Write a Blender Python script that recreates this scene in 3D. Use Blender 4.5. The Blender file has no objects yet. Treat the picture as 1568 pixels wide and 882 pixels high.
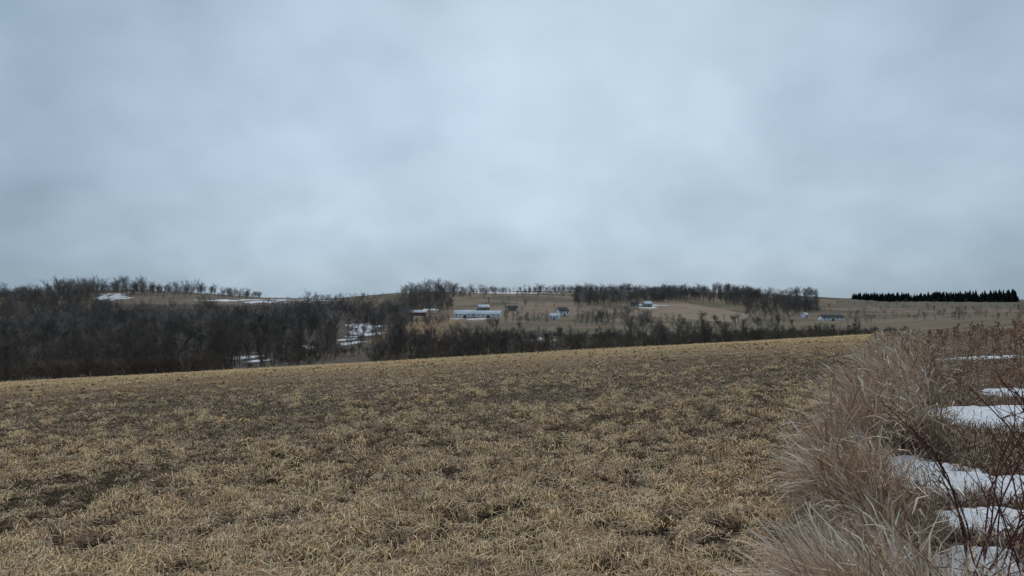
import bpy, math, numpy as np
from mathutils import Vector
rng=np.random.default_rng(7)
F=1045.0; CX=784.0; H0=452.0
A,B,EYE=0.0552,-0.0746,1.7
sc=bpy.context.scene
sc.view_settings.view_transform='Standard'; sc.view_settings.look='None'; sc.view_settings.exposure=0

# ---------------- noise ----------------
_tab=rng.random((256,256))
def vnoise(x,y,s,seed=0):
    x=np.asarray(x,float)/s+seed*17.3; y=np.asarray(y,float)/s+seed*31.7
    xi=np.floor(x).astype(int); yi=np.floor(y).astype(int)
    fx=x-xi; fy=y-yi; fx=fx*fx*(3-2*fx); fy=fy*fy*(3-2*fy)
    g=lambda i,j:_tab[(xi+i)&255,(yi+j)&255]
    return (g(0,0)*(1-fx)+g(1,0)*fx)*(1-fy)+(g(0,1)*(1-fx)+g(1,1)*fx)*fy
def fbm(x,y,s,seed=0,o=3):
    c,sn=math.cos(.6),math.sin(.6); x=np.asarray(x,float);y=np.asarray(y,float)
    x,y=x*c-y*sn,x*sn+y*c
    t=0;a=.5;n=0
    for k in range(o):
        t=t+a*vnoise(x,y,s/2**k,seed+k*3); n+=a; a*=.5
    return t/n
def sstep(a,b,x):
    t=np.clip((x-a)/(b-a),0,1); return t*t*(3-2*t)

# ---------------- terrain ----------------
XC=np.array([-500,0,100,200,300,400,500,600,655,700,800,1000,1150,1250,1360,1568,2200],float)
DS=np.array([150,180,230,300,400,500,600,700,850,1000,1200,1500,2500,7000],float)
T={-500:[600,585,560,530,505,480,462,450,455,462,470,470,465],
0:[583,575,553,525,502,478,458,448,458,465,470,470,465],
100:[581,570,549,522,498,474,454,446,457,465,470,470,465],
200:[578,565,545,518,495,470,448,443,456,465,470,470,465],
300:[576,563,541,515,492,470,452,448,457,465,470,470,465],
400:[574,560,538,512,490,471,458,455,460,465,470,470,465],
500:[570,556,535,510,490,473,463,458,457,465,470,470,465],
600:[565,552,530,508,492,480,466,452,449,450,465,470,465],
655:[563,551,530,508,493,481,463,447,446,447,465,470,465],
700:[562,550,530,508,495,484,472,457,448,446,465,470,465],
800:[558,547,526,506,494,484,475,463,452,446,462,470,465],
1000:[546,538,524,508,497,487,479,465,453,446,462,470,465],
1150:[535,530,521,508,498,490,484,473,461,449,460,468,465],
1250:[528,525,518,507,499,492,487,479,468,454,456,466,465],
1360:[520,519,514,505,498,492,486,478,471,463,457,466,465],
1568:[499,496,492,488,484,480,476,471,467,463,458,466,465],
2200:[466,467,467,467,467,466,465,464,462,460,459,466,465]}
TB=np.zeros((len(XC),len(DS)))
for i,X in enumerate(XC):
    u=(X-CX)/F
    TB[i,0]=H0-F*(A*u+B-EYE/150); TB[i,1:]=T[int(X)]
def polar(x,y):
    th=np.arctan2(x,y); r=np.hypot(x,y)
    lim=math.radians(53)
    tc=np.clip(th,-lim,lim)
    return CX+F*np.tan(tc), r*np.cos(tc)
def Z(x,y):
    x=np.asarray(x,float); y=np.asarray(y,float)
    X,d=polar(x,y)
    zp=A*x+B*y-EYE+0.16*(vnoise(x,y,9,5)-.5)*sstep(3,15,d)+0.6*(vnoise(x,y,45,6)-.5)*sstep(20,60,d)*(1-sstep(120,150,d))
    ci=np.clip(np.searchsorted(XC,X)-1,0,len(XC)-2); fx=np.clip((X-XC[ci])/(XC[ci+1]-XC[ci]),0,1)
    dd=np.clip(d,150,7000)
    di=np.clip(np.searchsorted(DS,dd)-1,0,len(DS)-2); fd=(np.log(dd)-np.log(DS[di]))/(np.log(DS[di+1])-np.log(DS[di]))
    row=(TB[ci,di]*(1-fx)+TB[ci+1,di]*fx)*(1-fd)+(TB[ci,di+1]*(1-fx)+TB[ci+1,di+1]*fx)*fd
    zt=(H0-row)/F*d+1.8*(fbm(x,y,70,8)-.5)*sstep(160,240,d)
    w=sstep(143,153,d)
    return zp*(1-w)+zt*w
def at(X,d): 
    return (X-CX)/F*d, d
def rowof(x,y,z): 
    X,d=polar(x,y); return X,H0-z/np.maximum(d,.5)*F,d
def d_of(X,row,dmin=200,dmax=1300):
    d=np.linspace(dmin,dmax,500); x=(X-CX)/F*d
    r=H0-Z(x,d)/d*F
    return d[np.argmin(np.abs(r-row))]
belt=lambda y:0.54*y-0.5
NS=[(4.45,7.5,.75,1.5),(5.1,6.6,.6,.7),(8.4,11.6,1.3,1.8),(21.5,31,1.6,1.8),(3.25,4.6,.5,.5),(4.0,5.8,.4,.5),(11.5,15.5,.7,1.1)]
FS=[(556,503,36,11),(537,520,24,7),(385,547,32,7),(225,556,14,4),(400,460,125,2.2),(430,463,80,1.7),(178,456,28,6),(775,448.2,90,1.6),(745,470,14,2),(992,469,24,3.5),(1080,519,45,2.5),(1050,522,22,3),(660,474,26,1.3),(735,488,40,1.6),(470,530,12,3),(820,520,30,2.5)]
def snowmask(x,y,z=None):
    x=np.asarray(x,float);y=np.asarray(y,float)
    if z is None: z=Z(x,y)
    m=np.zeros(x.shape)
    nz=(fbm(x,y,.8,11,4)-.5)*2.8+(fbm(x,y,.13,14,2)-.5)*.9*(np.hypot(x,y)<60)
    for cx,cy,a,b in NS:
        dx=x-cx; dy=y-cy; p=(dx+dy*-.5)/a; q=(dy+dx*.4)/b
        e=p*p+q*q
        m=np.maximum(m,np.where((np.hypot(x,y)<60)&(e<2.2),1.5-e+nz,0))
    X,row,d=rowof(x,y,z)
    nf=(fbm(x,y,11,12,4)-.5)*4.6
    for cx,cy,a,b in FS:
        e=((X-cx)/a)**2+((row-cy)/b)**2
        m=np.maximum(m,np.where(d>165,.95-e+nf,0)*(e<2.2))
    return np.clip(m,0,1)

def mesh_obj(name,co,faces,cols=None,mat=None,smooth=False,parent=None,link=True):
    me=bpy.data.meshes.new(name)
    co=np.asarray(co,np.float32).reshape(-1,3); faces=np.asarray(faces,np.int32)
    k=faces.shape[1]; M=len(faces)
    me.vertices.add(len(co)); me.vertices.foreach_set('co',co.ravel())
    me.loops.add(M*k); me.loops.foreach_set('vertex_index',faces.ravel())
    me.polygons.add(M); me.polygons.foreach_set('loop_start',np.arange(0,M*k,k,dtype=np.int32))
    if smooth: me.polygons.foreach_set('use_smooth',np.ones(M,bool))
    if cols is not None:
        c=np.ones((len(co),4),np.float32); c[:,:3]=np.asarray(cols).reshape(-1,3)
        at_=me.attributes.new('tint','FLOAT_COLOR','POINT'); at_.data.foreach_set('color',c.ravel())
    me.update(calc_edges=True); me.validate()
    if mat: me.materials.append(mat)
    ob=bpy.data.objects.new(name,me)
    if link: sc.collection.objects.link(ob)
    if parent: ob.parent=parent
    return ob

# ---------------- materials ----------------
def mat_new(name):
    m=bpy.data.materials.new(name); m.use_nodes=True; nt=m.node_tree
    b=nt.nodes['Principled BSDF']; b.inputs['Roughness'].default_value=.9
    b.inputs['Specular IOR Level'].default_value=.1
    return m,nt,b
def mat_noise(name,c1,c2,scale,rough=.85,rand=False,spec=.1):
    m,nt,b=mat_new(name); b.inputs['Roughness'].default_value=rough; b.inputs['Specular IOR Level'].default_value=spec
    tc=nt.nodes.new('ShaderNodeTexCoord'); n=nt.nodes.new('ShaderNodeTexNoise'); n.inputs['Scale'].default_value=scale; n.inputs['Detail'].default_value=5
    nt.links.new(tc.outputs['Object'],n.inputs['Vector'])
    r=nt.nodes.new('ShaderNodeValToRGB'); r.color_ramp.elements[0].position=.3; r.color_ramp.elements[1].position=.7
    r.color_ramp.elements[0].color=(*c1,1); r.color_ramp.elements[1].color=(*c2,1)
    nt.links.new(n.outputs['Fac'],r.inputs['Fac'])
    out=r.outputs['Color']
    if rand:
        oi=nt.nodes.new('ShaderNodeObjectInfo'); rr=nt.nodes.new('ShaderNodeValToRGB')
        rr.color_ramp.elements[0].color=(.6,.6,.6,1); rr.color_ramp.elements[1].color=(2.7,2.6,2.5,1)
        e=rr.color_ramp.elements.new(.84); e.color=(1.2,1.13,1.07,1)
        nt.links.new(oi.outputs['Random'],rr.inputs['Fac'])
        mx=nt.nodes.new('ShaderNodeMix'); mx.data_type='RGBA'; mx.blend_type='MULTIPLY'; mx.inputs['Factor'].default_value=1
        nt.links.new(out,mx.inputs['A']); nt.links.new(rr.outputs['Color'],mx.inputs['B']); out=mx.outputs['Result']
    nt.links.new(out,b.inputs['Base Color'])
    return m
def mat_tint(name):
    m,nt,b=mat_new(name)
    a=nt.nodes.new('ShaderNodeAttribute'); a.attribute_name='tint'
    tc=nt.nodes.new('ShaderNodeTexCoord'); n=nt.nodes.new('ShaderNodeTexNoise'); n.inputs['Scale'].default_value=30
    nt.links.new(tc.outputs['Object'],n.inputs['Vector'])
    mr=nt.nodes.new('ShaderNodeMapRange'); mr.inputs['To Min'].default_value=.75; mr.inputs['To Max'].default_value=1.25
    nt.links.new(n.outputs['Fac'],mr.inputs['Value'])
    vm=nt.nodes.new('ShaderNodeVectorMath'); vm.operation='SCALE'
    nt.links.new(a.outputs['Color'],vm.inputs[0]); nt.links.new(mr.outputs['Result'],vm.inputs['Scale'])
    nt.links.new(vm.outputs['Vector'],b.inputs['Base Color'])
    return m
M_grass=mat_tint('dry_grass'); M_weed=mat_tint('dry_weed')
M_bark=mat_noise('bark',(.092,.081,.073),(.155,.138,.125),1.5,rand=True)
M_barkhaze=mat_noise('bark_far_hazed',(.12,.108,.103),(.18,.165,.16),.6,rand=True)  # air haze painted into the bark: lighter, bluer grey for distant trees
M_brush=mat_noise('brush_twigs',(.11,.088,.073),(.18,.148,.12),.8,rand=True)
M_needle=mat_noise('needles',(.014,.022,.020),(.032,.040,.036),1.0)
M_wood=mat_noise('weathered_wood',(.10,.09,.08),(.2,.18,.16),8)
M_wire=mat_noise('rusty_wire',(.12,.1,.09),(.2,.17,.15),20)
M_white=mat_noise('white_siding',(.68,.69,.70),(.8,.81,.82),.8)
M_grey=mat_noise('grey_siding',(.22,.21,.2),(.34,.33,.31),.8)
M_red=mat_noise('brown_siding',(.12,.07,.05),(.2,.12,.09),.8)
M_snowroof=mat_noise('snowy_roof',(.7,.73,.77),(.85,.87,.9),.4)
M_darkroof=mat_noise('shingle_roof',(.08,.08,.085),(.15,.15,.155),1.5)
M_glass=mat_noise('window_glass',(.03,.035,.04),(.06,.065,.07),1,rough=.15,spec=.5)
M_door=mat_noise('door_paint',(.08,.07,.06),(.14,.12,.1),2)

def ground_mat():
    m,nt,b=mat_new('ground')
    N=nt.nodes; L=nt.links
    a=N.new('ShaderNodeAttribute'); a.attribute_name='tint'
    s=N.new('ShaderNodeAttribute'); s.attribute_name='snow'
    tc=N.new('ShaderNodeTexCoord')
    def noise(sc_,d=6):
        n=N.new('ShaderNodeTexNoise'); n.inputs['Scale'].default_value=sc_; n.inputs['Detail'].default_value=d; n.inputs['Roughness'].default_value=.65
        L.new(tc.outputs['Object'],n.inputs['Vector']); return n.outputs['Fac']
    n1=noise(14);n2=noise(.5);n3=noise(.05,8)
    ad=N.new('ShaderNodeMath');ad.operation='ADD';L.new(n1,ad.inputs[0]);L.new(n2,ad.inputs[1])
    ad2=N.new('ShaderNodeMath');ad2.operation='ADD';L.new(ad.outputs[0],ad2.inputs[0]);L.new(n3,ad2.inputs[1])
    mr=N.new('ShaderNodeMapRange');mr.inputs['From Min'].default_value=1.1;mr.inputs['From Max'].default_value=1.9;mr.inputs['To Min'].default_value=.5;mr.inputs['To Max'].default_value=1.5
    L.new(ad2.outputs[0],mr.inputs['Value'])
    vm=N.new('ShaderNodeVectorMath');vm.operation='SCALE';L.new(a.outputs['Color'],vm.inputs[0]);L.new(mr.outputs['Result'],vm.inputs['Scale'])
    sn=N.new('ShaderNodeMath');sn.operation='MULTIPLY_ADD';L.new(noise(11,8),sn.inputs[0]);sn.inputs[1].default_value=.8;L.new(s.outputs['Fac'],sn.inputs[2])
    sr=N.new('ShaderNodeMapRange');sr.inputs['From Min'].default_value=.78;sr.inputs['From Max'].default_value=.98;L.new(sn.outputs[0],sr.inputs['Value'])
    sc2=N.new('ShaderNodeMapRange');sc2.inputs['From Min'].default_value=.35;sc2.inputs['From Max'].default_value=.65;L.new(noise(6),sc2.inputs['Value'])
    smx=N.new('ShaderNodeMix');smx.data_type='RGBA';L.new(sc2.outputs['Result'],smx.inputs['Factor']);smx.inputs['A'].default_value=(.60,.61,.65,1);smx.inputs['B'].default_value=(.80,.82,.85,1)
    mx=N.new('ShaderNodeMix');mx.data_type='RGBA';L.new(sr.outputs['Result'],mx.inputs['Factor']);L.new(vm.outputs['Vector'],mx.inputs['A']);L.new(smx.outputs['Result'],mx.inputs['B'])
    L.new(mx.outputs['Result'],b.inputs['Base Color'])
    bp=N.new('ShaderNodeBump');bp.inputs['Strength'].default_value=.6;bp.inputs['Distance'].default_value=.04;L.new(n1,bp.inputs['Height']);L.new(bp.outputs['Normal'],b.inputs['Normal'])
    return m
th=np.concatenate([np.linspace(-180,-48,34)[:-1],np.linspace(-48,48,620),np.linspace(48,180,34)[1:]])
th=np.radians(th[:-1]); nt_=len(th)
r=np.concatenate([[0.05],np.geomspace(.8,4,40)[:-1],np.geomspace(4,40,220)[:-1],np.geomspace(40,150,90),np.linspace(151,1400,420)[0:],np.geomspace(1450,9000,24)])
R,TH=np.meshgrid(r,th,indexing='ij')
gx=R*np.sin(TH); gy=R*np.cos(TH); gz=Z(gx,gy)
sm=snowmask(gx,gy,gz)
gX,gd=polar(gx,gy); grow=H0-gz/np.maximum(gd,.5)*F
col=np.zeros(gx.shape+(3,))
def setc(mask,c):
    mask=np.clip(mask,0,1)[...,None]; col[:]=col*(1-mask)+np.array(c)*mask
setc(np.ones(gx.shape),(.165,.122,.080))
setc(sstep(.45,.55,fbm(gx,gy,120,21)),(.115,.092,.062))
far=gd>153
setc(far*(gX<620)*(gd<640)*1.0,(.10,.082,.066))
setc(far*sstep(.55,.6,fbm(gx,gy,90,22))*(gX>600),(.19,.145,.098))
setc(far*sstep(.58,.62,fbm(gx,gy,60,23))*(gX>600),(.105,.09,.058))
def poly(P):
    P=np.array(P,float); ins=np.zeros(gx.shape,bool); n=len(P)
    for i in range(n):
        x1,y1=P[i];x2,y2=P[(i+1)%n]
        if y1==y2: continue
        c=((y1>grow)!=(y2>grow))&(gX<(x2-x1)*(grow-y1)/(y2-y1)+x1); ins^=c
    return (ins&(gd>190))*1.0
setc(poly([(130,466),(200,445),(420,452),(500,455),(500,466)]),(.175,.138,.105))
setc(poly([(560,525),(600,495),(700,488),(720,500),(700,530)]),(.25,.165,.09))
setc(poly([(625,480),(780,467),(880,462),(960,478),(850,486),(640,490)]),(.21,.15,.108))
setc(poly([(1000,462),(1020,458),(1150,482),(1130,494),(960,482)]),(.25,.182,.13))
setc(poly([(900,510),(1000,495),(1330,490),(1330,512),(1100,520)]),(.16,.13,.08))
setc(poly([(1280,457),(1568,461),(1568,470),(1280,470)]),(.13,.112,.075))
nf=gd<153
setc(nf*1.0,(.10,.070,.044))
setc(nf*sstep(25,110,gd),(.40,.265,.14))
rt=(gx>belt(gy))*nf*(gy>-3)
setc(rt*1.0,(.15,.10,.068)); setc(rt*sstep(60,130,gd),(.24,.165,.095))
gz2=gz+.05*sstep(.4,.9,sm)*(gd<60)
nr=len(r); idx=np.arange(nr*nt_).reshape(nr,nt_)
f=np.stack([idx[:-1],idx[1:],np.roll(idx,-1,1)[1:],np.roll(idx,-1,1)[:-1]],-1).reshape(-1,4)[:, ::-1]
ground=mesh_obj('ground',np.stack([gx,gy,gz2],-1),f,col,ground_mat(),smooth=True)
sa=ground.data.attributes.new('snow','FLOAT','POINT'); sa.data.foreach_set('value',sm.astype(np.float32).ravel())

# ---------------- strips / tubes ----------------
def ribbons(P,W,side):
    N,K,_=P.shape
    s=side[:,None,:]*W[...,None]*.5
    co=np.stack([P-s,P+s],2).reshape(-1,3)
    b=np.arange(N)[:,None]*K*2+np.arange(K-1)[None]*2
    f=np.stack([b,b+1,b+3,b+2],-1).reshape(-1,4)
    return co,f
def tubes(P,Rr,sides=4):
    N,K,_=P.shape
    t=np.gradient(P,axis=1); t/=np.linalg.norm(t,axis=-1,keepdims=True)+1e-9
    ref=np.array([.31,.87,.12]); a=np.cross(t,ref); a/=np.linalg.norm(a,axis=-1,keepdims=True)+1e-9
    b=np.cross(t,a)
    rings=[]
    for k in range(sides):
        q=2*math.pi*k/sides; rings.append(P+(a*math.cos(q)+b*math.sin(q))*Rr[...,None])
    co=np.stack(rings,2).reshape(-1,3)
    base=np.arange(N)[:,None,None]*K*sides+np.arange(K-1)[None,:,None]*sides+np.arange(sides)[None,None]
    nx=np.arange(N)[:,None,None]*K*sides+np.arange(K-1)[None,:,None]*sides+((np.arange(sides)+1)%sides)[None,None]
    f=np.stack([base,nx,nx+sides,base+sides],-1).reshape(-1,4)
    return co,f
def join(parts):
    cs=[];fs=[];o=0
    for c,f in parts: cs.append(c);fs.append(f+o);o+=len(c)
    return np.concatenate(cs),np.concatenate(fs)
def perp(az,n):
    s=np.stack([-np.sin(az),np.cos(az),rng.normal(0,.4,n)],-1); return s/np.linalg.norm(s,axis=1,keepdims=True)

def grass(x,y,L,W,t,az,colr,lift=0.0):
    n=len(x); z=Z(x,y)+lift
    P=np.zeros((n,3,3)); hx=np.cos(az)*L*np.sin(t); hy=np.sin(az)*L*np.sin(t); hz=L*np.cos(t)
    P[:,0]=np.stack([x,y,z-.01],-1)
    k1=rng.normal(0,.2,n)
    P[:,1]=np.stack([x+hx*.45-hy*k1,y+hy*.45+hx*k1,z+hz*.9+.012],-1)
    P[:,2]=np.stack([x+hx,y+hy,z+hz*.75+.003],-1)
    Wk=W[:,None]*np.array([.8,1,.2])
    co,f=ribbons(P,Wk,perp(az,n))
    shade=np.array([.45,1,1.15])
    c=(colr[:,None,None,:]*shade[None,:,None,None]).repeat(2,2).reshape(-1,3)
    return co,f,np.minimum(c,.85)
PAL=np.array([(.56,.42,.275),(.335,.235,.147),(.20,.137,.088),(.122,.105,.066),(.34,.21,.125)])
n=490000
d0,d1=3.6,150
q=rng.random(n); ex=-.5
d=(d0**ex+q*(d1**ex-d0**ex))**(1/ex)
u=rng.uniform(-.95,.62,n)
x=u*d; y=d
k=(x<belt(y)+.2)&(np.hypot(x,y)>2.5)
x,y,d=x[k],y[k],d[k]; n=len(x)
cl=fbm(x,y,.18,31,2); pt=fbm(x,y,1.6,32,3); st=fbm(x*.35,y,5,33,3)
clc=sstep(.3,.7,cl)
p=cl*.85+pt*.32+rng.normal(0,.10,n)
ci=np.where(p>.72,0,np.where(p>.60,1,np.where(p>.48,2,3)))
ci=np.where(rng.random(n)<.12,4,ci)
c=PAL[ci]*(0.70+.45*rng.random(n))[:,None]
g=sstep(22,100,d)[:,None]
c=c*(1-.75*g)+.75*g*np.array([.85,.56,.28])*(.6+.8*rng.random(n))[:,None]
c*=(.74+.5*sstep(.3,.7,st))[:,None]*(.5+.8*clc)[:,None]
L=(.05+.0012*d)*(.6+.9*rng.random(n))*(.45+1.2*clc)
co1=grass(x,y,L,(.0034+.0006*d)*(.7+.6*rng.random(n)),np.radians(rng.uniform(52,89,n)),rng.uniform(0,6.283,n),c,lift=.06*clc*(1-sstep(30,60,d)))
# tufts
nc=8500
q=rng.random(nc); ex=-.3; dc=(3.8**ex+q*(110**ex-3.8**ex))**(1/ex); uc=rng.uniform(-.95,.6,nc)
k=(uc*dc<belt(dc)-.1)&(fbm(uc*dc,dc,4,35)>.40); dc,uc=dc[k],uc[k]; nc=len(dc)
big=rng.uniform(.35,1.4,nc)**1.8
ex_=np.array([(2.3,7.6),(2.0,6.5),(1.15,5.05),(-4.5,9.6),(-2.3,8.0),(3.1,9.5),(0.2,9.8),(-6.5,13),(1.6,12),(5.0,15),(-1.2,6.1),(2.5,6.1),(1.9,5.6),(2.15,6.9),(-4.2,9.1)])
dc=np.r_[dc,ex_[:,1]]; uc=np.r_[uc,ex_[:,0]/ex_[:,1]]; big=np.r_[big,rng.uniform(1.7,2.4,len(ex_))]; nc=len(dc)
m=34
x=np.repeat(uc*dc,m); y=np.repeat(dc,m); bg=np.repeat(big,m); n=len(x); dd=y
wind=np.repeat(rng.uniform(0,6.28,nc),m)
x=x+rng.normal(0,.04,n)*bg;y=y+rng.normal(0,.04,n)*bg
cc=np.repeat(np.array([(.78,.56,.32),(.60,.45,.30),(.52,.35,.20),(.30,.21,.135)])[np.where(big>1.55,0,rng.integers(0,4,nc))],m,0)*(.7+.5*rng.random(n))[:,None]
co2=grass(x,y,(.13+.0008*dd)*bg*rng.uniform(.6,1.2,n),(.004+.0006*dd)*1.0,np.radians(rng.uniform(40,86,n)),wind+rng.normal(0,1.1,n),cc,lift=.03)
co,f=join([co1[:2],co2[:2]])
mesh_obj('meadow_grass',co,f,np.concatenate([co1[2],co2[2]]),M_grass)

# rough ground cover on the right verge
n=80000
d=(3.0**-.6+rng.random(n)*(150**-.6-3.0**-.6))**(1/-.6); u=rng.uniform(.42,1.05,n); x=u*d;y=d
smk=snowmask(x,y)
k=(x>belt(y))&((smk<.35+.4*rng.random(n))|(rng.random(n)<.04)); x,y,d=x[k],y[k],d[k]; n=len(x)
c=np.array([(.38,.28,.20),(.26,.17,.12),(.48,.37,.26),(.17,.11,.08)])[rng.integers(0,4,n)]*(.7+.6*rng.random(n))[:,None]
o=grass(x,y,(.11+.003*d)*rng.uniform(.5,1.4,n),(.004+.0006*d),np.radians(rng.uniform(30,86,n)),rng.uniform(0,6.28,n),c,lift=.02)
mesh_obj('verge_grass',o[0],o[1],o[2],M_grass)

def near_snow(x,y,fa=1.0,fb=.9):
    r_=np.zeros(len(x),bool)
    for cx,cy,a,b in NS:
        for s_ in (.78,.86,.93,1.0): r_|=(np.abs(x-cx*s_)<a*fa)&(np.abs(y-cy*s_)<b*fb)
    return r_
def tall(n,ymin,ymax,ex):
    y=(ymin**ex+rng.random(n)*(ymax**ex-ymin**ex))**(1/ex)
    wdt=.88+.055*y
    off=rng.random(n)**1.1*wdt
    x=belt(y)+.15*(1-sstep(4,8,y))+off+(vnoise(y,y*0,1.1,41)-.5)*.5
    ns=near_snow(x,y,.9,.9)&(x>belt(y)+.58)
    k=(snowmask(x,y)<.6)&(fbm(x,y,.45,44,2)+rng.normal(0,.08,len(x))>.39)&~(ns&(rng.random(len(x))<.82)); x=x[k];y=y[k];n=len(x)
    clump=sstep(.25,.75,fbm(x,y,.4,42,2))
    L=rng.uniform(.35,.92,n)*(.6+.65*clump)*(.8+.36*sstep(3,10,y))
    az=math.pi*1.0+rng.normal(0,1.1,n)+2.6*(fbm(x,y,.8,43,2)-.5)
    K=7; s=np.linspace(0,1,K)[None]
    l0=np.radians(rng.uniform(2,30,n))[:,None]; bend=np.radians(rng.uniform(15,115,n))[:,None]
    ang=l0+bend*s**1.8
    ds=(L/(K-1))[:,None]
    hor=np.cumsum(np.sin(ang)*ds,1)-np.sin(ang[:,:1])*ds; ver=np.cumsum(np.cos(ang)*ds,1)-np.cos(ang[:,:1])*ds
    zz=Z(x,y)
    wob=rng.normal(0,.014,(n,K))*s
    P=np.stack([x[:,None]+np.cos(az)[:,None]*hor-np.sin(az)[:,None]*wob*1.5,y[:,None]+np.sin(az)[:,None]*hor+np.cos(az)[:,None]*wob*1.5,zz[:,None]+np.maximum(ver,0.01)],-1)
    w=(.0016+.00045*y)*rng.uniform(.6,1.3,n)
    head=rng.random(n)<.35
    prof=np.where(head[:,None],np.array([[1,.9,.8,.8,1.7,3.0,.8]]),np.array([[1.6,1.6,1.3,1,.8,.6,.2]]))
    co,f=ribbons(P,w[:,None]*prof,perp(az,n))
    c=np.array([(.68,.52,.395),(.51,.37,.27),(.82,.66,.52),(.30,.205,.14),(.58,.41,.265)])[rng.integers(0,5,n)]*(.65+.65*rng.random(n))[:,None]
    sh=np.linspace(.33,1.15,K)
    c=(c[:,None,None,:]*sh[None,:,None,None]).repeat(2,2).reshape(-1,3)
    return co,f,np.minimum(c,.85)
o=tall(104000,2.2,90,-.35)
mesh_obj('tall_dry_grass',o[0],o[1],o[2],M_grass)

def weeds(px,py,hmin,hmax,nb,nf,basec,headc,wmul=1.0,arch=.25,headn=18):
    n=len(px); zz=Z(px,py); K=6
    Hh=rng.uniform(hmin,hmax,n); az=rng.uniform(0,6.28,n); s=np.linspace(0,1,K)[None]
    ar=rng.uniform(.05,arch,n)[:,None]*Hh[:,None]
    P=np.stack([px[:,None]+np.cos(az)[:,None]*ar*s**2+rng.normal(0,.014,(n,K)),py[:,None]+np.sin(az)[:,None]*ar*s**2+rng.normal(0,.014,(n,K)),zz[:,None]-.02+Hh[:,None]*s*(1-.15*s)],-1)
    dd=np.hypot(px,py)
    w=(.0022+.0003*dd)*wmul
    parts=[tubes(P,w[:,None]*np.linspace(1,.45,K)[None],4)]
    cb=np.array(basec)*(.6+.8*rng.random((n,1)))
    cols=[np.repeat(cb,K*4,0)]
    m=n*nb; i=np.repeat(np.arange(n),nb); sb=rng.uniform(.3,.98,m); fi=sb*(K-1); a=np.minimum(fi.astype(int),K-2); fr=(fi-a)[:,None]
    p0=P[i,a]*(1-fr)+P[i,a+1]*fr
    az2=rng.uniform(0,6.28,m); bl=rng.uniform(.12,.4,m)*Hh[i]*(1.15-sb)*1.4; el=np.radians(rng.uniform(20,65,m))
    dv=np.stack([np.cos(az2)*np.cos(el),np.sin(az2)*np.cos(el),np.sin(el)],-1)
    p1=p0+dv*bl[:,None]*.5; p2=p0+dv*bl[:,None]+np.array([0,0,.04])*rng.normal(0,1,(m,1))
    Q=np.stack([p0,p1,p2],1)
    parts.append(tubes(Q,(w[i]*.5)[:,None]*np.array([[1,.8,.5]]),3)); cols.append(np.repeat(cb[i],9,0))
    if headn:
        m2=m*headn; j=np.repeat(np.arange(m),headn); t=rng.uniform(.25,1,m2)[:,None]
        h0=Q[j,0]*(1-t)+Q[j,2]*t
        dv2=rng.normal(0,1,(m2,3)); dv2/=np.linalg.norm(dv2,axis=1,keepdims=True); ll=rng.uniform(.012,.04,m2)+.0012*dd[i[j]]
        h1=h0+dv2*ll[:,None]
        S=np.cross(dv2,rng.normal(0,1,(m2,3))); S/=np.linalg.norm(S,axis=1,keepdims=True)
        parts.append(ribbons(np.stack([h0,h1],1),np.repeat((.004+.0007*dd[i[j]])[:,None],2,1)*np.array([[1,.6]]),S))
        hc=np.array(headc)*(.5+rng.random((m2,1))); cols.append(np.repeat(hc,4,0))
    co,f=join(parts); return co,f,np.concatenate(cols)
nn=42
yy=rng.uniform(2.8,5.2,nn); xx=yy*rng.uniform(.66,.98,nn)
o=weeds(xx,yy,.9,1.7,7,3,(.12,.05,.04),(.26,.15,.10),1.7,.5,2)
mesh_obj('bramble_canes',o[0],o[1],o[2],M_weed)
nn=62
yy=rng.uniform(6,12,nn); xx=yy*rng.uniform(.70,.95,nn)
k=rng.random(nn)<np.interp(xx/yy,[.70,.76],[.25,1]); xx,yy=xx[k],yy[k]
k=~(near_snow(xx,yy,.9,.8)&(rng.random(len(xx))<.6)); xx,yy=xx[k],yy[k]
o=weeds(xx,yy,1.5,2.15,12,3,(.2,.11,.075),(.46,.27,.165),1.2,.3,11)
mesh_obj('dried_goldenrod',o[0],o[1],o[2],M_weed)
nn=540
yy=(7.5**-.2+rng.random(nn)*(110**-.2-7.5**-.2))**(1/-.2); xx=belt(yy)+.9+rng.random(nn)**.8*(yy*.34+1.5)
k=snowmask(xx,yy)<.1; xx,yy=xx[k],yy[k]
k=~(near_snow(xx,yy,1.1,.9)&(rng.random(len(xx))<.8)); xx,yy=xx[k],yy[k]
k=rng.random(len(xx))<.5
o=weeds(xx[k],yy[k],.6,1.7,8,3,(.20,.12,.085),(.36,.23,.15),1.0,.35,8)
mesh_obj('weed_thicket',o[0],o[1],o[2],M_weed)
o=weeds(xx[~k],yy[~k],.5,1.4,7,3,(.30,.21,.15),(.50,.37,.26),1.0,.5,9)
mesh_obj('weed_thicket',o[0],o[1],o[2],M_weed)

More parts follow.
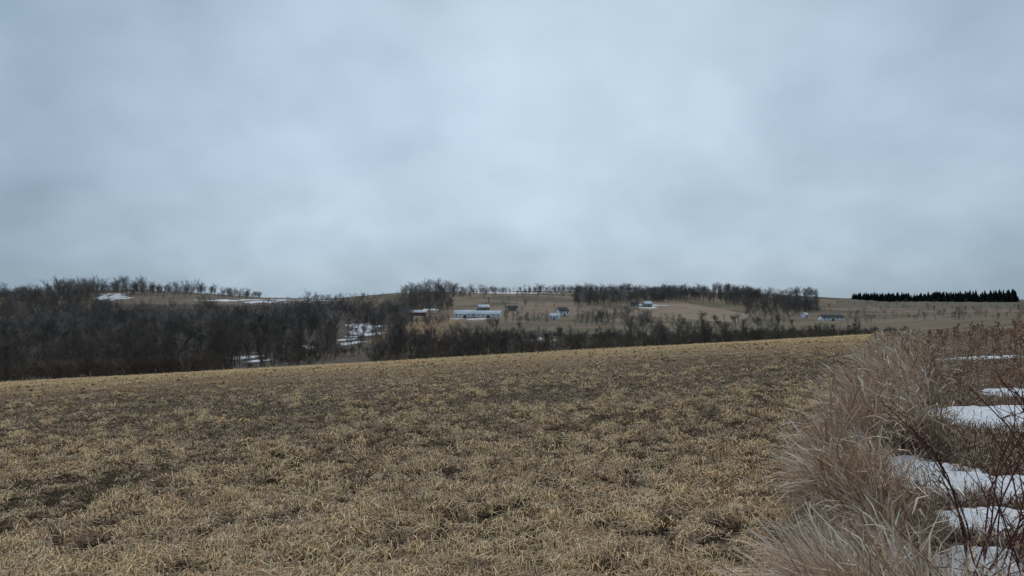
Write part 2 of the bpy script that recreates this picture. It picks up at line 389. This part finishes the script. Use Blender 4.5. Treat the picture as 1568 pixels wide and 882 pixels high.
# ---------------- tree prototypes ----------------
def branchset(P0,D,Ln,K,curve,r0,r1,wob=.05):
    n=len(P0); s=np.linspace(0,1,K)
    P=P0[:,None,:]+D[:,None,:]*(Ln[:,None]*s[None])[...,None]
    P[...,2]+=curve*(Ln[:,None]*s[None]**2)
    P[:,1:]+=rng.normal(0,1,(n,K-1,3))*(Ln*wob)[:,None,None]*s[None,1:,None]
    return P, r0[:,None]+(r1-r0)[:,None]*s[None]
def sub(P,Rr,nb,lo,hi,lmin,lmax,spread,up):
    n,K,_=P.shape; m=n*nb; i=np.repeat(np.arange(n),nb); sb=rng.uniform(lo,hi,m); fi=sb*(K-1); a=np.minimum(fi.astype(int),K-2); fr=(fi-a)[:,None]
    p0=P[i,a]*(1-fr)+P[i,a+1]*fr
    t=P[i,a+1]-P[i,a]; t/=np.linalg.norm(t,axis=1,keepdims=True)+1e-9
    v=rng.normal(0,1,(m,3)); v-=t*np.sum(v*t,1,keepdims=True); v/=np.linalg.norm(v,axis=1,keepdims=True)
    D=t+v*spread+np.array([0,0,up]); D/=np.linalg.norm(D,axis=1,keepdims=True)
    return p0,D,rng.uniform(lmin,lmax,m)*(1.15-.5*sb),Rr[i,a]*.6
def bare_tree(name,h,crown_lo,wide,nl,n2=6,n3=7,tw=.026,mat=None,trunk=.17,stems=1):
    parts=[]
    for k_ in range(stems):
        Pt=np.zeros((1,9,3)); s=np.linspace(0,1,9); Pt[0,:,2]=s*h*.92*(1 if k_==0 else rng.uniform(.6,.95))-.3*(s==0)
        Pt[0,1:,:2]+=np.cumsum(rng.normal(0,.16,(8,2)),0)
        if stems>1:
            a_=6.283*k_/stems+rng.uniform(-.5,.5); Pt[0,:,0]+=math.cos(a_)*s*h*.28+math.cos(a_)*.3; Pt[0,:,1]+=math.sin(a_)*s*h*.28+math.sin(a_)*.3
        Rt=(trunk*(1-s)**.8+.02)[None]
        parts.append(tubes(Pt,Rt,6 if stems==1 else 4))
        p,D,Ln,r0=sub(Pt,Rt,nl,crown_lo,.97,wide*.7,wide*1.25,.95,.45)
        z0=p[:,2]/h; Ln*=np.clip(1.35-abs(z0-.5)*1.3,.35,1.2)
        P1,R1=branchset(p,D,Ln,5,.15,r0*.8,np.full(len(p),.02),.06); parts.append(tubes(P1,R1,4))
        p,D,L2,r0=sub(P1,R1,n2,.2,1,.9,1.9,.9,.3)
        P2,R2=branchset(p,D,L2,4,.1,np.full(len(p),.03),np.full(len(p),.014),.07); parts.append(tubes(P2,R2,3))
        p,D,L3,r0=sub(P2,R2,n3,.15,1,.5,1.2,.9,.25)
        P3,_=branchset(p,D,L3,3,.1,L3*0+1,L3*0+1,.08)
        S=np.cross(D,rng.normal(0,1,D.shape)); S/=np.linalg.norm(S,axis=1,keepdims=True)
        parts.append(ribbons(P3,np.tile([[tw,tw*.85,tw*.45]],(len(p),1)),S))
    co,f=join(parts)
    return mesh_obj(name,co,f,None,mat or M_bark,link=False)
def conifer(name,h):
    parts=[]; Pt=np.zeros((1,6,3)); s=np.linspace(0,1,6); Pt[0,:,2]=s*h; parts.append(tubes(Pt,(.2*(1-s)+.02)[None],5))
    n=900; z=rng.random(n)**1.15*.93+.06; az=rng.uniform(0,6.28,n); L=(1-z)*h*.27*rng.uniform(.6,1.15,n)+.35
    D=np.stack([np.cos(az),np.sin(az),-.25+0*az],-1)
    p0=np.stack([0*z,0*z,z*h],-1)
    P=np.stack([p0,p0+D*L[:,None]*.5+np.array([0,0,.08]),p0+D*L[:,None]],1)
    S=np.stack([-np.sin(az),np.cos(az),rng.normal(0,.6,n)],-1)
    parts.append(ribbons(P,np.tile([[.25,.55,.12]],(n,1)),S))
    co,f=join(parts); return mesh_obj(name,co,f,None,M_needle,link=False)
cb=bpy.data.collections.new('bare_tree_kinds')
for i in range(8):
    cb.objects.link(bare_tree('bare_tree_kind',rng.uniform(10,14.5),rng.uniform(.10,.32),rng.uniform(2.8,4.6),17,trunk=rng.uniform(.1,.17)))
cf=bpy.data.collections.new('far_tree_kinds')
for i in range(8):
    cf.objects.link(bare_tree('far_tree_kind',rng.uniform(8.5,13),rng.uniform(.04,.14),rng.uniform(4.4,6.2),17,6,5,.045,M_barkhaze,.11))
cs=bpy.data.collections.new('shrub_kinds')
for i in range(4):
    cs.objects.link(bare_tree('shrub_kind',4.5,.04,2.0,7,5,4,.034,M_brush,.05,stems=3))
cp=bpy.data.collections.new('conifer_kinds')
for i in range(3): cp.objects.link(conifer('conifer_kind',rng.uniform(13,16)))

def scatter(name,x,y,scl,coll,sink=0.2):
    n=len(x); me=bpy.data.meshes.new(name)
    me.vertices.add(n); me.vertices.foreach_set('co',np.stack([x,y,Z(x,y)-sink],-1).astype(np.float32).ravel())
    k=len(coll.objects)
    a=me.attributes.new('scl','FLOAT_VECTOR','POINT'); sv=np.stack([scl*rng.uniform(.85,1.3,n),scl*rng.uniform(.85,1.3,n),scl],-1); a.data.foreach_set('vector',sv.astype(np.float32).ravel())
    a=me.attributes.new('rot','FLOAT_VECTOR','POINT'); rv=np.stack([rng.normal(0,.08,n),rng.normal(0,.08,n),rng.uniform(0,6.28,n)],-1); a.data.foreach_set('vector',rv.astype(np.float32).ravel())
    a=me.attributes.new('kind','INT','POINT'); a.data.foreach_set('value',rng.integers(0,k,n).astype(np.int32))
    ob=bpy.data.objects.new(name,me); sc.collection.objects.link(ob)
    g=bpy.data.node_groups.new(name,'GeometryNodeTree')
    g.interface.new_socket('Geometry',in_out='INPUT',socket_type='NodeSocketGeometry'); g.interface.new_socket('Geometry',in_out='OUTPUT',socket_type='NodeSocketGeometry')
    N=g.nodes; gi=N.new('NodeGroupInput'); go=N.new('NodeGroupOutput'); ip=N.new('GeometryNodeInstanceOnPoints')
    c=N.new('GeometryNodeCollectionInfo'); c.inputs['Collection'].default_value=coll; c.inputs['Separate Children'].default_value=True; c.inputs['Reset Children'].default_value=True
    def na(nm,t):
        q=N.new('GeometryNodeInputNamedAttribute'); q.data_type=t; q.inputs['Name'].default_value=nm
        return [o for o in q.outputs if o.enabled and o.name=='Attribute'][0]
    Lk=g.links
    Lk.new(gi.outputs[0],ip.inputs['Points']); Lk.new(c.outputs[0],ip.inputs['Instance']); ip.inputs['Pick Instance'].default_value=True
    Lk.new(na('kind','INT'),ip.inputs['Instance Index']); Lk.new(na('rot','FLOAT_VECTOR'),ip.inputs['Rotation']); Lk.new(na('scl','FLOAT_VECTOR'),ip.inputs['Scale'])
    Lk.new(ip.outputs[0],go.inputs[0])
    md=ob.modifiers.new('scatter','NODES'); md.node_group=g
    return ob
def region(n,X0,X1,da,db,ex=1.0):
    X=rng.uniform(X0,X1,n); q=rng.random(n); d=da+(db-da)*q**ex
    return X,d
def xy(X,d): return (X-CX)/F*d,d
def hump(x,y,s=55,lo=.6,hi=1.35,seed=61):
    """stands of taller and shorter trees, so the canopy outline is uneven"""
    return lo+(hi-lo)*sstep(.25,.75,fbm(x,y,s,seed,2))
def open_snow(X,d,p2=.35):
    x,y=xy(X,d); row=H0-Z(x,y)/y*F
    o=(X>516)&(X<594)&(row>492)&(row<560)&(rng.random(len(X))<.78)
    o|=(X>355)&(X<422)&(row>543)&(row<590)&(rng.random(len(X))<p2)
    return o|(snowmask(x,y)>.75)
X,d=region(4100,-520,620,157,700,.8)
dmin=157+np.where(X>330,(X-330)*.5,0)
dmax=np.interp(X,[100,190,480,620],[700,520,545,600])
k=(d>dmin)&(d<dmax)&~open_snow(X,d); X,d=X[k],d[k]
x,y=xy(X,d); s_=rng.uniform(.7,1.2,len(x))*np.where(d<185,.88,1.0)*hump(x,y,60,.8,1.15)
k=d<360
scatter('bare_forest',x[k],y[k],s_[k],cb)
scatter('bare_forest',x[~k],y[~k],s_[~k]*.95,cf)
X,d=region(1300,-520,620,154,300,1.3); k=(d>154+np.where(X>330,(X-330)*.5,0))&~open_snow(X,d,.85); X,d=X[k],d[k]
x,y=xy(X,d); scatter('forest_undergrowth',x,y,rng.uniform(.35,.9,len(x)),cs)
# left ridge
X,d=region(1250,-520,400,665,800); x,y=xy(X,d); k=((X<310)|(fbm(x,y,30,66)>.5))&(snowmask(x,y)<.6); X,x,y=X[k],x[k],y[k]
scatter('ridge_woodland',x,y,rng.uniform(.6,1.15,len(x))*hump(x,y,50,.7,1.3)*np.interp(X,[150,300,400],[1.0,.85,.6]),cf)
# valley row
X,d=region(520,560,1345,195,300); x,y=xy(X,d); k=(fbm(x,y,22,51)>.42)&~open_snow(X,d); X,d=X[k],d[k]; x,y=xy(X,d)
sc_=np.interp(X,[520,800,1000,1100,1345],[.78,.85,.78,.62,.42])
scatter('valley_tree_line',x,y,sc_*rng.uniform(.5,1.15,len(x))*hump(x,y,35,.7,1.2),cb)
X,d=region(1400,570,1400,185,330); x,y=xy(X,d); k=(fbm(x,y,20,52)>.42)&~open_snow(X,d); scatter('valley_shrubs',x[k],y[k],rng.uniform(.35,1.0,k.sum())*np.interp(X[k],[1000,1345],[1,.7]),cs)
def rowregion(n,X0,X1,r0,r1,jit=1.0):
    X=rng.uniform(X0,X1,n); rr=rng.uniform(r0,r1,n) ; d=np.array([d_of(a,b,230,1250) for a,b in zip(X,rr)])+rng.uniform(-18,18,n)
    return X,d
L_=[]
for a in [(330,612,700,448,480,1.0),(120,440,620,464,480,.7),(200,690,900,447,458,.6),(520,880,1030,446,468,1.0),(560,1000,1165,446,462,1.0),(620,1110,1252,450,484,1.0),(330,690,1000,484,502,.6),(220,1000,1340,482,500,.5),(60,700,900,464,480,.55),(380,1230,1568,464,492,.5),(340,690,1010,444,450,.8),(110,560,690,490,500,.7),(110,480,620,452,458,.5),(50,120,480,458,466,.35)]:
    X,d=rowregion(*a[:5]); L_.append((X,d,np.full(len(X),a[5])))
X=np.concatenate([l[0] for l in L_]);d=np.concatenate([l[1] for l in L_]);s_=np.concatenate([l[2] for l in L_]); x,y=xy(X,d)
row=H0-Z(x,y)/y*F
k=(snowmask(x,y)<.75)&~((X>600)&(X<700)&(s_==1)&(np.abs(X-655)>rng.uniform(20,52,len(X))))
k&=~((s_<.75)&(s_>.46)&(fbm(x,y,34,71)<.49)&(row>450))
k&=~((X>1000)&(X<1140)&(row>463+(X-1000)*.06)&(row<490))
for a,b,r0,r1 in ((688,772,474,499),(842,874,474,499),(1224,1296,480,503),(966,1008,464,482)): k&=~((X>a)&(X<b)&(row>r0)&(row<r1))   # farmyards kept clear
x,y,s_,X=x[k],y[k],s_[k],X[k]
s_=s_*hump(x,y,45,.7,1.25)*np.where((X>612)&(X<700)&(s_==1),1.1,1)
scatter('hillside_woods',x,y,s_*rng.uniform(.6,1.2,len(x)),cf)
X,d=region(560,1305,1560,1230,1420); x,y=xy(X,d); k=rng.random(len(X))<np.interp(X,[1300,1440,1560],[.6,.8,1])
scatter('conifer_row',x[k],y[k],rng.uniform(.55,1.2,k.sum())*np.interp(X[k],[1300,1560],[.7,1.15])*hump(x[k],y[k],40,.8,1.15),cp)

# ---------------- buildings ----------------
def box(parts,cx,cy,z0,z1,sx,sy):
    v=np.array([(cx+a*sx/2,cy+b*sy/2,z) for z in(z0,z1) for a,b in((-1,-1),(1,-1),(1,1),(-1,1))]); f=np.array([(0,3,2,1),(4,5,6,7),(0,1,5,4),(1,2,6,5),(2,3,7,6),(3,0,4,7)])
    parts.append((v,f))
def building(name,X,row,w,dp,hw,hr,rot,wallm,roofm,nwin=4,porch=False,dmin=230):
    d=d_of(X,row,dmin,1250); x,y=at(X,d); z=float(Z(x,y))-.1
    e=bpy.data.objects.new(name,None); sc.collection.objects.link(e); e.location=(x,y,z); e.rotation_euler=(0,0,rot)
    P=[]; box(P,0,0,-1.0,hw,w,dp)
    v=np.array([(-w/2,-dp/2,hw),(-w/2,dp/2,hw),(-w/2,0,hw+hr),(-w/2,0,hw+hr)])
    for s in(-1,1):
        vv=v.copy(); vv[:,0]=s*w/2-.003*s; vv[3]+=(0,.01,0); P.append((vv,np.array([(0,1,3,2)])))
    c,f=join(P); mesh_obj('walls',c,f,None,wallm,parent=e)
    o=.5; t=.18; P=[]
    for s in(-1,1):
        sl=hr/(dp/2); y0=s*(dp/2+o); zz=hw-o*sl
        v=np.array([(-w/2-o,y0,zz),(w/2+o,y0,zz),(w/2+o,0,hw+hr),(-w/2-o,0,hw+hr)]); v[:,2]+=.02; v2=v+np.array([0,0,t])
        P.append((np.concatenate([v,v2]),np.array([(0,3,2,1),(4,5,6,7),(0,1,5,4),(1,2,6,5),(3,0,4,7)])))
    c,f=join(P); mesh_obj('roof',c,f,None,roofm,parent=e)
    P=[]
    for i in range(nwin):
        cx=-w/2+(i+.5)*w/nwin
        if abs(cx)<w/nwin*.45 and nwin>2: continue
        box(P,cx,-dp/2,hw*.5,hw*.8,min(1.0,w/nwin*.4),.12)
    c,f=join(P); mesh_obj('windows',c,f,None,M_glass,parent=e)
    P=[]; box(P,0 if nwin%2 else w*.02,-dp/2,-.3,hw*.7,1.2 if w<16 else 2.6,.16); c,f=join(P); mesh_obj('door',c,f,None,M_door,parent=e)
    if w<16:
        P=[]; box(P,w*.25,.3,hw+hr*.5,hw+hr+.9,.7,.7); c,f=join(P); mesh_obj('chimney',c,f,None,M_red,parent=e)
building('long_barn',712,486,18,10,3.4,2.8,.05,M_white,M_snowroof,5)
building('long_barn',748,486,21,10,3.2,2.6,-.03,M_white,M_snowroof,5)
building('farmhouse',861,484,9,8,4.8,3.0,.4,M_white,M_darkroof,3)
building('farm_shed',849,489,8,6,3.0,1.8,-.2,M_white,M_snowroof,2)
building('farm_shed',740,475,11,8,3.2,2.2,.3,M_grey,M_snowroof,3)
building('farm_shed',785,476,9,7,3.2,2.2,-.2,M_grey,M_darkroof,2)
building('farmhouse',991,470,9,8,4.0,2.6,.2,M_grey,M_snowroof,3)
building('farm_shed',972,468,9,7,3.0,2.0,-.3,M_grey,M_darkroof,3)
building('farmhouse',1272,491,19,9,3.2,2.4,.0,M_white,M_darkroof,5)
building('farm_shed',1232,487,5,5,3.8,1.8,.5,M_white,M_snowroof,2)
building('farm_shed',640,483,14,7,2.8,1.6,.1,M_red,M_snowroof,3)
building('farm_shed',1247,475,11,8,2.8,2.0,.2,M_grey,M_darkroof,2)

# ---------------- wire fence ----------------
def fence(name,pts,step):
    pts=np.array(pts,float); seg=np.linalg.norm(np.diff(pts,axis=0),axis=1); cum=np.r_[0,np.cumsum(seg)]; s=np.arange(0,cum[-1],step)
    px=np.interp(s,cum,pts[:,0])+rng.normal(0,.1,len(s)); py=np.interp(s,cum,pts[:,1])+rng.normal(0,.1,len(s)); pz=Z(px,py)
    n=len(s); P=np.zeros((n,3,3)); tl=rng.normal(0,.05,(n,2)); hh=rng.uniform(1.15,1.4,n)
    for k,tk in enumerate((-.3,.6,1)): P[:,k]=np.stack([px+tl[:,0]*max(tk,0),py+tl[:,1]*max(tk,0),pz+hh*tk],-1)
    e=bpy.data.objects.new(name,None); sc.collection.objects.link(e)
    c,f=tubes(P,np.full((n,3),.08),6); mesh_obj('posts',c,f,None,M_wood,parent=e)
    W=[]
    for h in(.4,.75,1.05):
        W.append(tubes(np.stack([px,py,pz+h],-1)[None],np.full((1,n),.008),3))
    c,f=join(W); mesh_obj('wires',c,f,None,M_wire,parent=e)
fence('wire_fence',[at(140,140),at(480,136),at(800,134),at(1000,136)],7)

# ---------------- world, sun, camera ----------------
w=bpy.data.worlds.new('World'); sc.world=w; w.use_nodes=True; nt=w.node_tree; N=nt.nodes; L=nt.links
for n_ in list(N): N.remove(n_)
out=N.new('ShaderNodeOutputWorld'); bg=N.new('ShaderNodeBackground'); L.new(bg.outputs[0],out.inputs[0])
sky=N.new('ShaderNodeTexSky'); sky.sky_type='NISHITA'; sky.sun_disc=False; sky.sun_elevation=math.radians(42); sky.sun_rotation=math.radians(8)
bg.inputs['Strength'].default_value=.1
tc=N.new('ShaderNodeTexCoord'); sp=N.new('ShaderNodeSeparateXYZ'); L.new(tc.outputs['Generated'],sp.inputs[0])
def M(op,a,b=None,c=None,clamp=False):
    n=N.new('ShaderNodeMath'); n.operation=op; n.use_clamp=clamp
    for i,v in enumerate((a,b,c)):
        if v is None: continue
        if isinstance(v,(int,float)): n.inputs[i].default_value=v
        else: L.new(v,n.inputs[i])
    return n.outputs[0]
zc=M('ADD',M('MAXIMUM',sp.outputs['Z'],0.0),.6)
cxy=N.new('ShaderNodeCombineXYZ'); L.new(M('DIVIDE',sp.outputs['X'],zc),cxy.inputs[0]); L.new(M('DIVIDE',sp.outputs['Y'],zc),cxy.inputs[1])
def wn(scale,det,rough,dist,off):
    mp=N.new('ShaderNodeMapping'); mp.inputs['Location'].default_value=off; L.new(cxy.outputs[0],mp.inputs['Vector'])
    n=N.new('ShaderNodeTexNoise'); n.inputs['Scale'].default_value=scale; n.inputs['Detail'].default_value=det; n.inputs['Roughness'].default_value=rough; n.inputs['Distortion'].default_value=dist
    L.new(mp.outputs[0],n.inputs['Vector']); return n.outputs['Fac']
nA=wn(2.2,3,.5,.2,(3,1,0)); nB=wn(6.5,4,.45,.1,(7,4,2))
dens=M('ADD',M('MULTIPLY',nA,.6),M('MULTIPLY',nB,.4))
sdir=Vector((math.sin(math.radians(3)),math.cos(math.radians(3)),math.tan(math.radians(14)))).normalized()
vd=N.new('ShaderNodeVectorMath'); vd.operation='DOT_PRODUCT'; L.new(tc.outputs['Generated'],vd.inputs[0]); vd.inputs[1].default_value=sdir
glow=M('POWER',M('MAXIMUM',vd.outputs['Value'],0.0),7.0)
hz=M('SUBTRACT',1.0,M('DIVIDE',M('MAXIMUM',sp.outputs['Z'],0.0),.17),clamp=True)
hz2=M('MULTIPLY',M('MULTIPLY',hz,hz),-.34)
fac=M('ADD',M('ADD',M('MULTIPLY_ADD',dens,1.6,-.60),M('MULTIPLY',glow,.66)),hz2,clamp=True)
cr=N.new('ShaderNodeValToRGB'); cr.color_ramp.elements[0].position=0; cr.color_ramp.elements[0].color=(2.65,3.65,4.6,1)
cr.color_ramp.elements[1].position=1; cr.color_ramp.elements[1].color=(5.7,7.1,8.5,1)
L.new(fac,cr.inputs['Fac'])
mx=N.new('ShaderNodeMix'); mx.data_type='RGBA'; mx.inputs['Factor'].default_value=.94; L.new(sky.outputs['Color'],mx.inputs['A']); L.new(cr.outputs['Color'],mx.inputs['B'])
L.new(mx.outputs['Result'],bg.inputs['Color'])

sl=bpy.data.lights.new('sun','SUN'); sl.energy=1.35; sl.angle=math.radians(30); sl.color=(1,.93,.84)
so=bpy.data.objects.new('sun',sl); sc.collection.objects.link(so)
sd=Vector((math.sin(math.radians(8))*math.cos(math.radians(42)),math.cos(math.radians(8))*math.cos(math.radians(42)),math.sin(math.radians(42))))
so.rotation_euler=sd.to_track_quat('Z','Y').to_euler()

cam=bpy.data.cameras.new('camera'); co_=bpy.data.objects.new('camera',cam); sc.collection.objects.link(co_); sc.camera=co_
cam.sensor_width=36; cam.lens=36*F/1568; cam.clip_start=.05; cam.clip_end=20000
co_.location=(0,0,0); co_.rotation_euler=(math.radians(90)+math.atan(11/F),0,0)
